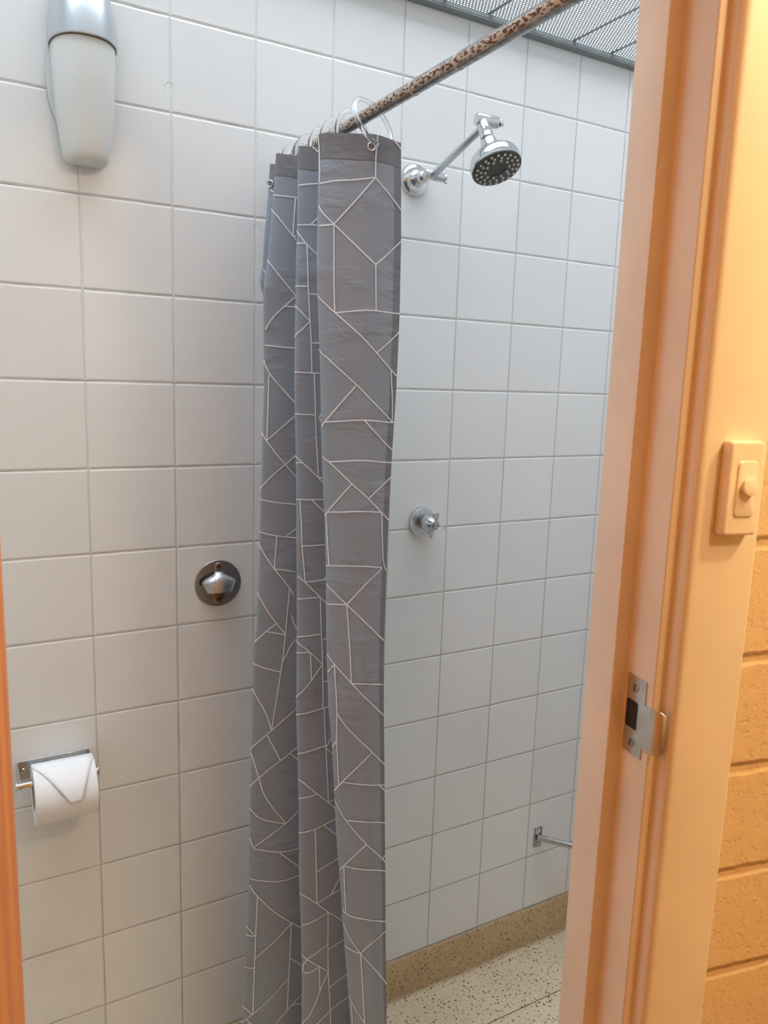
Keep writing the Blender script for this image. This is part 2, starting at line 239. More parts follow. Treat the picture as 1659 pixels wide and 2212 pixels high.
PAT=[[(1922,2459),(1885,2572),(1863,2681),(1855,2783),(1852,2883),(1850,2982),(1848,3082)],[(1848,3089),(1680,3072),(1561,3055),(1459,3045),(1362,3039),(1261,3030),(1146,3017),(990,3001),(793,2980)],[(725,2406),(743,2499),(762,2593),(776,2687),(783,2783),(785,2879),(788,2976)],[(788,2982),(935,3071),(1075,3157),(1175,3242),(1259,3326),(1336,3405),(1409,3483),(1482,3561),(1558,3638)],[(788,2982),(663,3046),(538,3108),(413,3171),(289,3234),(161,3298),(20,3364)],[(1874,3385),(1774,3476),(1664,3559),(1558,3638)],[(1851,3664),(1679,3655),(1558,3642)],[(1558,3645),(1477,3713),(1400,3782),(1321,3849),(1240,3916),(1153,3982),(1048,4046),(904,4110),(762,4172)],[(762,4172),(597,4090),(425,4001),(233,3901),(10,3797)],[(1562,3645),(1560,3748),(1558,3852),(1556,3956),(1553,4060),(1552,4165)],[(285,2422),(151,2475),(0,2540)],[(4527,2380),(4420,2456)],[(4852,2947),(4641,2927),(4511,2912),(4398,2901)],[(4888,3519),(4585,3510),(4392,3506)],[(4537,3501),(4393,3378)],[(4938,3588),(4749,3685),(4627,3780),(4510,3868),(4399,3950)],[(4938,3791),(4633,3785)],[(4602,3796),(4587,3915),(4574,4034)],[(7930,2947),(7599,2955),(7393,2965)],[(7430,2976),(7431,3090),(7432,3203),(7433,3318),(7434,3432),(7436,3547)],[(7963,3152),(7723,3272),(7607,3378),(7522,3466),(7449,3545),(7378,3624)],[(7427,3562),(7378,3561)],[(9902,4020),(9840,4095),(9796,4155)],[(9890,2718),(9819,2756)],[(1558,4124),(1557,4229),(1557,4334),(1557,4439),(1556,4546),(1555,4653),(1554,4762),(1552,4871)],[(765,4174),(761,4289),(758,4404),(755,4515),(750,4619),(746,4718),(741,4818)],[(7937,3955),(7759,4046),(7656,4135),(7562,4225),(7480,4316),(7403,4408),(7327,4500)],[(7326,4516),(7403,4596),(7479,4675),(7552,4752),(7628,4827),(7716,4927),(7840,5075)],[(7475,4676),(7323,4686)],[(7867,5315),(7643,5330),(7524,5338),(7429,5342),(7336,5347)],[(7909,5555),(7830,5666),(7747,5770),(7661,5866),(7579,5962),(7494,6065),(7407,6173)],[(7754,5782),(7763,5905),(7773,6029)],[(4574,4021),(4569,4121),(4565,4222),(4560,4324),(4556,4425),(4550,4528),(4543,4631),(4536,4734),(4529,4837),(4523,4943),(4516,5053),(4510,5166),(4504,5279),(4500,5393),(4497,5508),(4494,5623),(4492,5738)],[(4897,4428),(4562,4425)],[(4538,4538),(4385,4538)],[(4890,4711),(4674,4827),(4528,4949)],[(4528,4959),(4674,5083),(4905,5202)],[(4494,5282),(4370,5282)],[(4891,5742),(4616,5746),(4477,5748),(4360,5750)],[(4453,5756),(4450,5876),(4446,5997)],[(1919,4631),(1735,4734),(1634,4809),(1551,4872),(1470,4936),(1390,5000),(1304,5069),(1202,5147),(1074,5234),(889,5330),(710,5424),(553,5510),(404,5592),(232,5675),(10,5761)],[(1544,4875),(1426,4861),(1310,4847),(1187,4833),(1013,4823),(745,4822),(478,4830),(226,4837),(0,4838)],[(698,5429),(530,5350),(359,5269),(180,5186),(0,5101)],[(243,5674),(225,5782),(207,5879),(190,5951)],[(1940,5401),(1691,5526),(1560,5626),(1458,5708),(1374,5778),(1297,5842),(1217,5904),(1132,5963)],[(1215,5909),(1271,5967)],[(1266,5967),(1368,6074),(1463,6178),(1553,6275),(1648,6371),(1749,6456),(1832,6516),(1873,6553)],[(1132,5964),(1005,6040),(839,6118),(672,6197),(497,6279),(308,6363),(96,6448)],[(183,5951),(163,6064),(139,6182),(114,6310),(88,6443)],[(1780,6475),(1623,6464),(1500,6454),(1378,6443),(1235,6432),(1022,6425),(696,6432),(425,6446),(204,6455),(18,6459)],[(1030,6424),(835,6524),(639,6624),(430,6725),(215,6815),(7,6882)],[(1890,6993),(1696,7072),(1580,7152),(1480,7233),(1384,7314),(1285,7394),(1178,7468),(1041,7541),(834,7623),(613,7724),(356,7841),(20,7972)],[(1693,7072),(1530,7061),(1385,7050),(1230,7038),(998,7033),(616,7046),(266,7067),(7,7075)],[(839,7615),(635,7532),(434,7452),(230,7375),(6,7298)],[(1285,7396),(1392,7504),(1500,7615),(1622,7732),(1750,7838),(1872,7915)],[(1784,7854),(1565,7843),(1398,7833),(1237,7823),(1032,7815),(708,7822),(372,7841)],[(1809,7872),(1805,7958)],[(350,7852),(328,7940)],[(4446,5997),(4443,6129),(4441,6261),(4439,6394),(4437,6528),(4434,6662),(4431,6794),(4426,6920),(4421,7044),(4415,7168),(4411,7292),(4406,7418)],[(4897,6404),(4607,6405),(4439,6407)],[(4345,6368),(4383,6456),(4332,6545)],[(4892,7065),(4681,7171),(4574,7260),(4488,7338),(4406,7423),(4324,7517)],[(4874,7183),(4672,7182)],[(4402,7421),(4326,7423)],[(4888,7785),(4680,7784),(4554,7786),(4438,7784),(4322,7780)],[(4752,7790),(4745,7945),(4737,8101)],[(4523,7791),(4417,7896),(4313,8002)],[(7768,6030),(7770,6168),(7772,6307),(7774,6439),(7777,6557),(7780,6668),(7782,6780),(7785,6892)],[(7523,6023),(7432,6137),(7343,6251)],[(7339,6462),(7434,6565),(7524,6661),(7605,6743),(7686,6817),(7785,6892)],[(7980,6743),(7858,6828),(7776,6909),(7694,7001),(7617,7100),(7546,7196),(7476,7292),(7404,7396),(7330,7503)],[(7334,7143),(7406,7218),(7484,7301),(7579,7399),(7688,7506),(7804,7615),(7980,7725)],[(7980,7884),(7751,7916),(7612,7942),(7502,7958),(7409,7970),(7317,7983)],[(7980,8448),(7761,8486),(7608,8521),(7492,8544),(7399,8559),(7306,8575)],[(7306,8402),(7438,8534)],[(7572,8534),(7580,8671),(7588,8811),(7595,8956),(7601,9103)],[(7980,8650),(7826,8783),(7710,8943),(7607,9099),(7527,9229),(7457,9347),(7396,9456),(7356,9540),(7338,9608)],[(7586,9118),(7448,9143),(7319,9182)],[(7389,9476),(7396,9600),(7403,9724),(7410,9856),(7418,10001),(7424,10154),(7424,10300),(7425,10435),(7427,10563)],[(7980,9502),(7816,9657),(7710,9826),(7626,9969),(7557,10088),(7490,10197),(7424,10303)],[(7550,10097),(7620,10163),(7704,10240),(7810,10338),(7974,10446)],[(7695,10232),(7595,10259),(7507,10287),(7423,10316)],[(7316,9285),(7283,9311)],[(7360,9963),(7334,10099),(7282,10244)],[(7277,10402),(7328,10484),(7364,10571)],[(4727,8102),(4726,8215),(4725,8329),(4723,8443),(4719,8559),(4709,8679),(4696,8802),(4684,8925),(4673,9049),(4658,9173)],[(4722,8561),(4504,8554),(4325,8544)],[(4855,9066),(4669,9169),(4567,9263),(4485,9350),(4398,9446),(4292,9558)],[(4653,9177),(4474,9160),(4311,9139)],[(4347,9141),(4316,9092)],[(4865,9472),(4588,9456),(4408,9443)],[(4400,9448),(4395,9576),(4391,9704),(4387,9833),(4382,9962),(4377,10091),(4369,10217),(4360,10342)],[(4883,10136),(4568,10110),(4378,10088)],[(4361,10194),(4277,10173)],[(4895,10193),(4641,10328)],[(1808,7959),(1801,8085),(1793,8212),(1784,8337),(1773,8460),(1761,8581),(1749,8703)],[(332,7940),(308,8068),(289,8196),(269,8325),(246,8454),(220,8584),(161,8700),(28,8785)],[(1868,8713),(1657,8697),(1520,8690),(1396,8685),(1269,8683),(1122,8682),(878,8684),(573,8700),(230,8725)],[(230,8729),(485,8815),(724,8903),(959,8998),(1142,9100),(1267,9204),(1378,9309)],[(1855,9008),(1642,9113),(1503,9213),(1378,9309)],[(1861,9334),(1585,9317),(1378,9309)],[(1378,9314),(1280,9387),(1171,9462),(1021,9542),(779,9638),(520,9749),(264,9854),(30,9936)],[(1378,9317),(1369,9432),(1360,9546),(1350,9663),(1341,9783),(1331,9904),(1322,10027)],[(1859,10166),(1738,10242),(1632,10323),(1520,10413),(1409,10510),(1302,10603),(1199,10687),(1080,10767),(898,10848),(691,10937),(473,11033),(253,11129),(35,11214)],[(1322,10027),(1312,10177),(1304,10326),(1300,10468),(1297,10609)],[(1643,10323),(1740,10398),(1851,10480)],[(1643,10328),(1635,10460),(1626,10593),(1618,10728),(1613,10869),(1608,11013),(1610,11158),(1629,11308),(1653,11459),(1667,11602),(1674,11730),(1676,11849),(1678,11977),(1681,12121),(1683,12273),(1685,12426)],[(1282,10617),(1119,10613),(837,10616),(487,10642),(75,10679)],[(1606,11158),(1515,11274),(1422,11375),(1325,11466),(1217,11551),(1086,11632),(880,11717),(640,11822),(358,11952),(13,12092)],[(653,11820),(913,11905),(1131,12005),(1281,12115),(1430,12239),(1578,12363),(1721,12472)],[(1670,11645),(1750,11715),(1838,11797)],[(1595,12376),(1392,12381),(1217,12384),(963,12385),(536,12411),(11,12460)],[(4641,10329),(4552,10409),(4458,10509),(4361,10621)],[(4888,10415),(4686,10407),(4559,10399)],[(4551,10407),(4546,10531),(4541,10655),(4537,10779),(4534,10905)],[(4361,10631),(4454,10784),(4529,10899),(4605,10999),(4709,11107),(4930,11232)],[(4360,10343),(4359,10462),(4358,10583),(4357,10705),(4355,10830),(4353,10958),(4352,11086),(4350,11214),(4352,11330),(4360,11419)],[(4344,10949),(4262,10929)],[(4932,11532),(4633,11496),(4480,11464),(4361,11431),(4252,11402)],[(4336,11427),(4334,11554),(4332,11681),(4328,11817),(4324,11969),(4318,12127),(4313,12281),(4309,12434),(4304,12587),(4300,12741)],[(4870,12255),(4615,12214),(4462,12172),(4323,12125)],[(4318,12167),(4268,12065),(4216,11975)],[(4318,12171),(4197,12299)],[(4889,12726),(4723,12778)],[(7426,10564),(7433,10684),(7442,10813),(7454,10959),(7470,11114),(7484,11263),(7498,11403),(7512,11537),(7525,11671),(7539,11806),(7552,11941),(7566,12076)],[(7364,10572),(7397,10693),(7438,10801)],[(7980,10796),(7794,10853),(7667,10910),(7556,10958),(7460,11003)],[(7985,11262),(7833,11399),(7750,11531),(7681,11667),(7629,11810),(7597,11942),(7573,12066)],[(7263,11726),(7331,11801),(7401,11887),(7480,11988),(7558,12082),(7629,12163),(7709,12239),(7809,12323),(7985,12428)],[(7621,12174),(7583,12293),(7538,12426),(7496,12560),(7459,12691)],[(7257,12470),(7352,12579),(7448,12681),(7528,12764),(7599,12838),(7686,12924),(7797,13031),(7990,13157)],[(7345,12579),(7257,12728)],[(7985,12428),(7876,12593),(7799,12782),(7739,12983)],[(1586,12379),(1689,12455),(1781,12527),(1929,12603)],[(318,12437),(0,12567)],[(1860,12744),(1732,12865),(1632,12975),(1538,13075),(1442,13172),(1338,13270),(1214,13371),(1051,13468),(799,13561),(537,13666),(263,13781),(0,13887)],[(1530,13071),(1363,13067),(1191,13065),(945,13061),(615,13079),(288,13118),(0,13157)],[(1046,13475),(1224,13583),(1365,13695),(1501,13812),(1643,13933),(1820,14059)],[(1626,13940),(1437,13950),(1195,13951),(772,13953),(337,14004),(0,14057)],[(1655,13946),(1667,14093),(1679,14241),(1689,14393),(1694,14552),(1694,14712),(1694,14874)],[(0,13748),(184,13800)],[(4861,12718),(4677,12810),(4561,12915),(4464,13018),(4376,13114),(4282,13221),(4162,13360)],[(4298,12741),(4294,12896),(4291,13051),(4287,13206)],[(4879,13099),(4687,13082),(4565,13060),(4462,13023)],[(4282,13207),(4165,13161)],[(4891,13765),(4654,13737),(4502,13700),(4370,13641),(4257,13585),(4145,13535)],[(4499,13713),(4498,13845),(4497,13977),(4495,14109),(4494,14243),(4493,14376),(4492,14510),(4492,14643),(4492,14778),(4492,14913),(4492,15048),(4493,15184)],[(4367,13640),(4251,13773),(4119,13908)],[(4483,14538),(4393,14483),(4283,14418),(4113,14333)],[(4089,14716),(4182,14866),(4252,15022)],[(4064,14954),(4243,15028),(4373,15106),(4493,15188)],[(4874,14946),(4693,15013),(4585,15096),(4492,15186),(4404,15283),(4315,15383)],[(7741,12983),(7696,13193),(7649,13345),(7603,13467),(7556,13589),(7503,13711),(7449,13833),(7396,13957)],[(7259,13744),(7321,13850),(7393,13955),(7471,14049),(7547,14128),(7625,14202),(7712,14278),(7824,14357)],[(7973,13548),(7838,13648),(7747,13750),(7638,13834),(7518,13906),(7396,13967)],[(7929,14161),(7872,14258),(7824,14353)],[(7824,14373),(7685,14419),(7566,14479),(7456,14524),(7351,14531),(7249,14505)],[(7459,14544),(7387,14662),(7316,14781),(7241,14902)],[(7896,14968),(7795,15001),(7672,15046),(7550,15095),(7460,15121),(7388,15121),(7316,15102),(7242,15075)],[(7903,15100),(7823,15210),(7731,15340),(7646,15481),(7570,15617),(7498,15745),(7427,15870)],[(1849,14842),(1734,14872),(1592,14896),(1397,14911),(1138,14918),(634,14945),(0,15030)],[(1838,15098),(1698,15262),(1569,15411),(1457,15522),(1359,15615)],[(1897,15563),(1662,15579),(1513,15604),(1359,15615)],[(1359,15615),(1192,15485),(919,15359),(493,15273),(0,15208)],[(1360,15619),(1227,15713),(1051,15812),(736,15935),(377,16103),(0,16281)],[(1361,15630),(1360,15775),(1359,15921),(1358,16066),(1358,16206),(1356,16344),(1354,16482),(1351,16621),(1349,16760),(1345,16899),(1341,17039)],[(1860,16570),(1716,16697),(1581,16827),(1454,16939),(1336,17042)],[(1744,16711),(1744,16863),(1742,17015),(1740,17167)],[(4317,15385),(4213,15481),(4109,15569),(4015,15640)],[(4317,15385),(4410,15451),(4513,15517),(4644,15570),(4851,15616)],[(4317,15385),(4320,15524),(4323,15663),(4326,15803),(4329,15944),(4331,16093),(4332,16260),(4333,16436),(4331,16613),(4326,16791),(4319,16971),(4313,17145),(4309,17305),(4306,17458),(4302,17612),(4299,17767)],[(4040,15481),(4102,15566)],[(3998,16004),(4193,16089),(4328,16166)],[(4338,16067),(4468,16159),(4580,16238),(4697,16313)],[(4854,16198),(4776,16258),(4684,16318),(4582,16390),(4471,16488),(4338,16622)],[(4697,16317),(4798,16423),(4832,16535),(4731,16598),(4597,16574),(4477,16495)],[(4472,16496),(4472,16662),(4470,16829),(4469,16996)],[(4338,16654),(4382,16771),(4425,16888),(4469,17014),(4513,17157),(4563,17303),(4625,17438),(4708,17557),(4861,17664)],[(3917,16760),(4153,16852),(4319,16974)],[(3882,17235),(4131,17332),(4264,17429),(4359,17525),(4444,17617),(4527,17708)],[(7428,15870),(7320,16035),(7211,16189)],[(7318,16048),(7382,16163),(7446,16274),(7514,16376),(7585,16469),(7655,16555),(7731,16638)],[(7729,15350),(7730,15490),(7732,15629),(7733,15769),(7735,15910),(7736,16052),(7736,16197),(7736,16343),(7736,16490),(7736,16637),(7736,16783),(7736,16930),(7733,17077),(7731,17224),(7729,17371),(7726,17519),(7724,17668),(7722,17817)],[(7318,16054),(7319,16211),(7320,16369),(7322,16522),(7324,16667),(7326,16809),(7328,16950),(7329,17092),(7330,17240),(7331,17399),(7332,17565),(7333,17731),(7333,17897)],[(7959,15931),(7854,16013),(7746,16153)],[(7963,16112),(7840,16134),(7749,16163)],[(7990,16781),(7746,16831)],[(7322,16789),(7257,16897),(7189,17005)],[(7335,17221),(7389,17326),(7442,17432),(7498,17532),(7560,17624),(7632,17716),(7716,17806),(7813,17885),(7990,17975)],[(7990,17581),(7827,17685),(7722,17817)],[(7171,17642),(7235,17737),(7292,17833),(7344,17932),(7393,18032),(7443,18133)],[(7294,17831),(7233,17833),(7168,17848)],[(7813,17911),(7736,18020)]]
def interp(tab,z):
    # tab: list of (z, x) with z descending
    if z>=tab[0][0]: return tab[0][1]
    for (z0,x0),(z1,x1) in zip(tab,tab[1:]):
        if z>=z1:
            return x0+(x1-x0)*(z0-z)/(z0-z1)
    return tab[-1][1]
def folds(z):
    """plan control points of the curtain at height z (relative)"""
    e=interp(ED,z); a=interp(LA,z); b=interp(LB,z); c=interp(LC,z)
    r1=interp(R1,z); r2=interp(R2,z)
    w=e-a
    d=c+.016+.018*max(0,min(1,(-z-.42)/.06))
    return [(e,-.375),(a+.52*w,-.372),(a-.001,-.330),(r1,-.285),((r1+b)/2+.004,-.272),(b+.0005,-.245),(r2,-.205),((r2+c)/2,-.190),(c+.0005,-.165),
            (.375,-.135),(d,-.098),(.38,-.06),(.33,-.032)]
def cr(p0,p1,p2,p3,t):
    t2=t*t;t3=t2*t
    k=.40
    return tuple((2*t3-3*t2+1)*p1[i]+(t3-2*t2+t)*k*(p2[i]-p0[i])+(-2*t3+3*t2)*p2[i]+(t3-t2)*k*(p3[i]-p1[i]) for i in (0,1))
NS=12
def cloth(s,z):
    P=folds(z); i=min(int(s),NS-1); t=s-i
    p0=P[i-1] if i>0 else (2*P[0][0]-P[1][0],2*P[0][1]-P[1][1]); p3=P[i+2] if i+2<=NS else P[-1]
    x,y=cr(p0,P[i],P[i+1],p3,t)
    return (x,y,z)
# ================================================================ materials
M_TILE = tile_mat('white_wall_tile', 0, 0.)
M_TILE_X = tile_mat('white_side_tile', 1, 0.)
M_TERR = terrazzo('speckled_terrazzo', (.70, .59, .41))
M_COVE = terrazzo('shaded_terrazzo_skirting', (.50, .35, .19), (.70, .59, .41))  # same terrazzo as the floor; shade on the upright face put into the browner base
M_CHROME = chrome('polished_chrome')
M_STEEL = chrome('brushed_stainless', (.62, .62, .61), .24)
M_DULL = chrome('dull_steel_plate', (.40, .38, .36), .34)
M_TRIM = simple('grey_painted_trim', (.20, .22, .22), .5)
M_FRAME = simple('cream_gloss_paint', (.84, .72, .58), .40, bump=.0002, bscale=6.)
M_PLAST = simple('cream_switch_plastic', (.92, .80, .64), .32)
M_PAPER = simple('white_tissue_paper', (.86, .86, .87), .95, bump=.00015, bscale=600.)
M_SHEET = simple('white_folded_tissue', (.90, .92, .95), .95, bump=.0001, bscale=600.)
M_CARD = simple('brown_cardboard', (.42, .32, .22), .9)
M_HALL = simple('cream_hall_paint', (.80, .62, .40), .7)
M_HFLOOR = simple('brown_hall_floor', (.30, .20, .12), .5)
M_DARK = simple('dark_recess', (.02, .015, .012), .8)  # near-black: stands for shade in the latch hole; also slots, joint and tooth
M_RUBBER = simple('charcoal_spray_face', (.055, .065, .06), .42)
M_NOZ = simple('pale_rubber_nozzle', (.62, .62, .60), .5)
M_RUST = simple('rusty_screw', (.16, .07, .035), .75, metal=.4, bump=.001, bscale=400.)

def block_mat():
    m = NT('cream_painted_block'); o = m.obj(); q = m.xyz(o)
    P = .113
    V = m.math('DIVIDE', m.math('ADD', q[2], .7205), P)
    dv = m.math('MULTIPLY', m.math('ABSOLUTE', m.math('SUBTRACT', m.math('FRACT', m.math('ADD', V, 50.5)), .5)), P)
    row = m.math('FLOOR', m.math('ADD', V, 50.))
    U = m.math('ADD', m.math('DIVIDE', m.math('SUBTRACT', q[0], .41), .39), m.math('MULTIPLY', m.math('FRACT', m.math('MULTIPLY', row, .5)), 1.))
    du = m.math('MULTIPLY', m.math('ABSOLUTE', m.math('SUBTRACT', m.math('FRACT', m.math('ADD', U, 50.)), .5)), .39)
    d = m.math('ADD', m.math('MINIMUM', dv, du), m.math('MULTIPLY', m.math('SUBTRACT', m.noise(o, 40., 3.), .5), .004))
    g = m.ramp(d, .002, .008)
    pits = m.math('ADD', m.math('MULTIPLY', m.ramp(m.noise(o, 130., 4., .7), .30, .50), .22), m.math('MULTIPLY', m.noise(o, 45., 3.), .3))
    c = m.mix(m.noise(o, 8., 3.), (.78, .56, .33), (.86, .64, .40))
    m.set(color=m.mix(g, (.74, .52, .30), c), rough=.6, normal=m.bump(m.math('ADD', g, pits), .0022))
    return m.m
M_BLOCK = block_mat()

def perforated():
    m = NT('perforated_steel_sheet'); o = m.xyz(m.obj())
    p = .0074; W = .112
    x, y = o[0], o[1]
    strip = m.math('MULTIPLY', m.math('ABSOLUTE', m.math('SUBTRACT', m.math('FRACT', m.math('ADD', m.math('DIVIDE', x, W), 50.5)), .5)), W)
    r = m.math('DIVIDE', y, p * .866)
    ri = m.math('ROUND', r)
    sh = m.math('MULTIPLY', m.math('FRACT', m.math('MULTIPLY', m.math('ADD', ri, 400.), .5)), 1.)
    c = m.math('SUBTRACT', m.math('DIVIDE', x, p), sh)
    a = m.math('MULTIPLY', m.math('SUBTRACT', c, m.math('ROUND', c)), p)
    b = m.math('MULTIPLY', m.math('SUBTRACT', r, ri), p * .866)
    dist = m.math('SQRT', m.math('ADD', m.math('MULTIPLY', a, a), m.math('MULTIPLY', b, b)))
    hole = m.math('MULTIPLY', m.math('LESS_THAN', dist, .0021), m.math('GREATER_THAN', strip, .0045))
    seam = m.ramp(strip, .0006, .0016, 1., 0.)
    m.set(color=m.mix(seam, m.mix(m.noise(m.obj(), 5., 3.), (.42, .44, .45), (.55, .57, .58)), (.03, .03, .03)), rough=.45, metal=.2)
    tr = m.n('ShaderNodeBsdfTransparent'); mx = m.n('ShaderNodeMixShader')
    m.l(hole, mx.inputs[0]); m.l(m.b.outputs[0], mx.inputs[1]); m.l(tr.outputs[0], mx.inputs[2]); m.l(mx.outputs[0], m.out.inputs[0])
    return m.m
M_PERF = perforated()

def varnish():
    m = NT('orange_varnished_timber'); o = m.obj()
    mp = m.n('ShaderNodeMapping'); m.l(o, mp.inputs[0]); mp.inputs['Scale'].default_value = (16., 16., .8)
    v = m.noise(mp.outputs[0], 3.5, 5., .6)
    m.set(color=m.mix(m.ramp(v, .3, .72), (.80, .27, .010), (.52, .15, .005)), rough=.35, coat=.15)
    return m.m
M_WOOD = varnish()

def rail_mat():
    m = NT('flaking_rusty_rail'); o = m.obj(); q = m.xyz(o)
    mp = m.n('ShaderNodeMapping'); m.l(o, mp.inputs[0]); mp.inputs['Scale'].default_value = (1., .45, 1.)
    v = m.noise(mp.outputs[0], 150., 4., .65); w = m.noise(mp.outputs[0], 330., 2.)
    # rust sits on the wet side of the tube that faces up and towards the dressing side, thicker to the room end
    side = m.math('ADD', m.math('MULTIPLY', q[2], 80.), m.math('MULTIPLY', q[0], -95.))
    reach = m.math('ADD', m.math('MULTIPLY', q[1], -.28), -.035)
    thr = m.math('ADD', side, reach)
    zone = m.math('MULTIPLY', m.ramp(thr, -.30, .35), m.ramp(thr, 1.25, .95))
    cream = m.math('MULTIPLY', zone, m.ramp(m.math('ADD', v, m.math('MULTIPLY', q[1], -.12)), .34, .44))
    brown = m.math('MULTIPLY', zone, m.ramp(m.math('ADD', w, m.math('MULTIPLY', q[1], -.10)), .50, .56))
    c = m.mix(m.ramp(m.noise(o, 90., 2.), .35, .65), (.42, .41, .39), (.26, .25, .23))
    c = m.mix(cream, c, (.60, .53, .44)); c = m.mix(brown, c, m.mix(m.noise(o, 500., 1.), (.075, .03, .018), (.22, .09, .045)))
    rm = m.math('MAXIMUM', cream, brown)
    m.set(color=c, metal=m.math('SUBTRACT', 1., m.math('MULTIPLY', rm, .95)), rough=m.ramp(rm, 0., 1., .22, .75), normal=m.bump(m.math('ADD', cream, brown), .0005))
    return m.m
M_RAIL = rail_mat()

def clear_mat():
    m = NT('clear_acrylic'); m.set(color=(.97, .98, 1.), rough=.03, trans=1., ior=1.45)
    return m.m
M_CLEAR = clear_mat()

def glass_mat():
    m = NT('frosted_opal_glass'); o = m.obj(); q = m.xyz(o)
    m.set(color=m.mix(m.noise(o, 12., 3.), (.72, .73, .70), (.78, .79, .76)), rough=.38, sss=.0, spec=.4, coat=.0)
    return m.m
M_OPAL = glass_mat()

def brushed():
    m = NT('satin_aluminium'); o = m.obj()
    mp = m.n('ShaderNodeMapping'); m.l(o, mp.inputs[0]); mp.inputs['Scale'].default_value = (40., 40., 1.5)
    v = m.noise(mp.outputs[0], 12., 3.)
    m.set(color=m.mix(v, (.56, .60, .63), (.70, .74, .77)), metal=.85, rough=.36, normal=m.bump(v, .0002))
    return m.m
M_ALU = brushed()

def fabric():
    m = NT('grey_satin_polyester'); uv = m.n('ShaderNodeTexCoord').outputs['UV']; q = m.xyz(uv); o = m.obj()
    wave = m.math('MULTIPLY', m.math('SUBTRACT', m.noise(m.vec(m.math('MULTIPLY', q[0], 1.), 0., 0.), 9., 3.), .5), .012)
    hem = m.ramp(m.math('ADD', q[1], wave), .0335, .0355, 1., 0.)
    stitch = m.ramp(m.math('ABSOLUTE', m.math('SUBTRACT', m.math('ADD', q[1], wave), .0345)), .0004, .0016, 1., 0.)
    ehem = m.ramp(q[0], .0875, .0885, 0., 1.)      # u counts from 0.1 at the free edge downwards
    base = m.mix(m.noise(o, 3., 2.), (.285, .325, .385), (.305, .345, .405))
    c = m.mix(m.math('MULTIPLY', m.math('MAXIMUM', hem, ehem), .80), base, (.180, .178, .190))
    c = m.mix(m.math('MULTIPLY', stitch, .5), c, (.09, .09, .10))
    mp = m.n('ShaderNodeMapping'); m.l(o, mp.inputs[0]); mp.inputs['Scale'].default_value = (1., 1., 2.2)
    crease = m.noise(mp.outputs[0], 9., 4., .55)
    pucker = m.math('MULTIPLY', m.math('MAXIMUM', m.math('MULTIPLY', hem, .6), m.ramp(q[0], .075, .1)), m.noise(o, 70., 3.))
    h = m.math('ADD', m.math('MULTIPLY', m.ramp(crease, .48, .72), .5), m.math('MULTIPLY', pucker, .30))
    m.set(color=c, rough=.46, spec=.45, sheen=.25, normal=m.bump(h, .0035, .7))
    tl = m.n('ShaderNodeBsdfTranslucent'); m.put(tl.inputs[0], c); mx = m.n('ShaderNodeMixShader'); mx.inputs[0].default_value = .05
    m.l(m.b.outputs[0], mx.inputs[1]); m.l(tl.outputs[0], mx.inputs[2]); m.l(mx.outputs[0], m.out.inputs[0])
    return m.m
M_FABRIC = fabric()
M_PRINT = simple('white_printed_line', (.84, .88, .93), .5)

# ================================================================ the room
# back wall: slab with its tiled face on Y=0
b = MB().box(-1.15, 1.50, 0, .09, FL, CEIL + .002); b.build('wall_back', M_TILE, struct=True)
RX = 1.38
b = MB().box(RX, RX + .09, -1.25, -.0005, FL, CEIL + .002); b.build('wall_right', M_TILE_X, struct=True)
b = MB().box(-1.24, -1.1505, -1.2, -.0005, FL, CEIL + .002); b.build('wall_left', M_TILE_X, struct=True)
# door wall, 11.5 degrees off the back wall: blockwork outside, tiles inside
O_L, O_R, Z_HEAD = -.100, .437, -.012
def wall_piece(b, d0, d1, z0, z1):
    b.cur = 0; k = len(b.f); b.box(d0, d1, .562, .646, z0, z1, DN)
    for i in range(k, len(b.f)):
        c = sum((Vector(b.v[j]) for j in b.f[i]), Vector()) / 4
        n_ = (c.x - CAM.x) * SA + (c.y - CAM.y) * CA
        b.m[i] = 1 if n_ > .64 else 0
b = MB()
wall_piece(b, O_R + .055, 1.95, FL, .30); wall_piece(b, -1.05, O_L - .055, FL, .30); wall_piece(b, O_L - .055, O_R + .055, Z_HEAD + .055, .30)
m_in = tile_mat('white_inner_tile', 0, .1)
b.build('wall_front', [M_BLOCK, m_in], struct=True)
# hall on the near side of the doorway
hall = MB()
b = MB().box(-1.05, 1.95, -1.60, .5615, FL - .05, FL, DN); b.build('floor_hall', M_HFLOOR, struct=True)
b = MB().box(-1.05, 1.95, -1.60, .5615, .30, .34, DN); b.build('ceiling_hall', M_HALL, struct=True)
b = MB().box(-1.05, 1.95, -1.68, -1.601, FL, .34, DN); b.build('wall_hall', M_HALL, struct=True)
b = MB().box(-1.13, -1.051, -1.68, .646, FL, .34, DN); b.build('wall_hall_left', M_HALL, struct=True)
b = MB().box(1.951, 2.03, -1.68, .646, FL, .34, DN); b.build('wall_hall_right', M_HALL, struct=True)
# shower floor: follows the skewed door wall, with one fine expansion joint
p1 = DN(-1.05, .5625, 0); p2 = DN(1.95, .5625, 0)
def yd(x): return p1[1] + (x - p1[0]) * (p2[1] - p1[1]) / (p2[0] - p1[0])
poly = [(-1.15, yd(-1.15)), (RX, yd(RX)), (RX, -.001), (-1.15, -.001)]
b = MB()
J = -.160
b.prism([poly[0], poly[1], (RX, J - .0012), (-1.15, J - .0012)], FL - .05, FL, lambda a, c, h: (a, c, h))
b.prism([(-1.15, J + .0012), (RX, J + .0012), (RX, -.001), (-1.15, -.001)], FL - .05, FL, lambda a, c, h: (a, c, h))
b.cur = 1; b.prism([(-1.15, J - .0012), (RX, J - .0012), (RX, J + .0012), (-1.15, J + .0012)], FL - .05, FL - .0015, lambda a, c, h: (a, c, h))
b.build('floor', [M_TERR, M_DARK], struct=True)
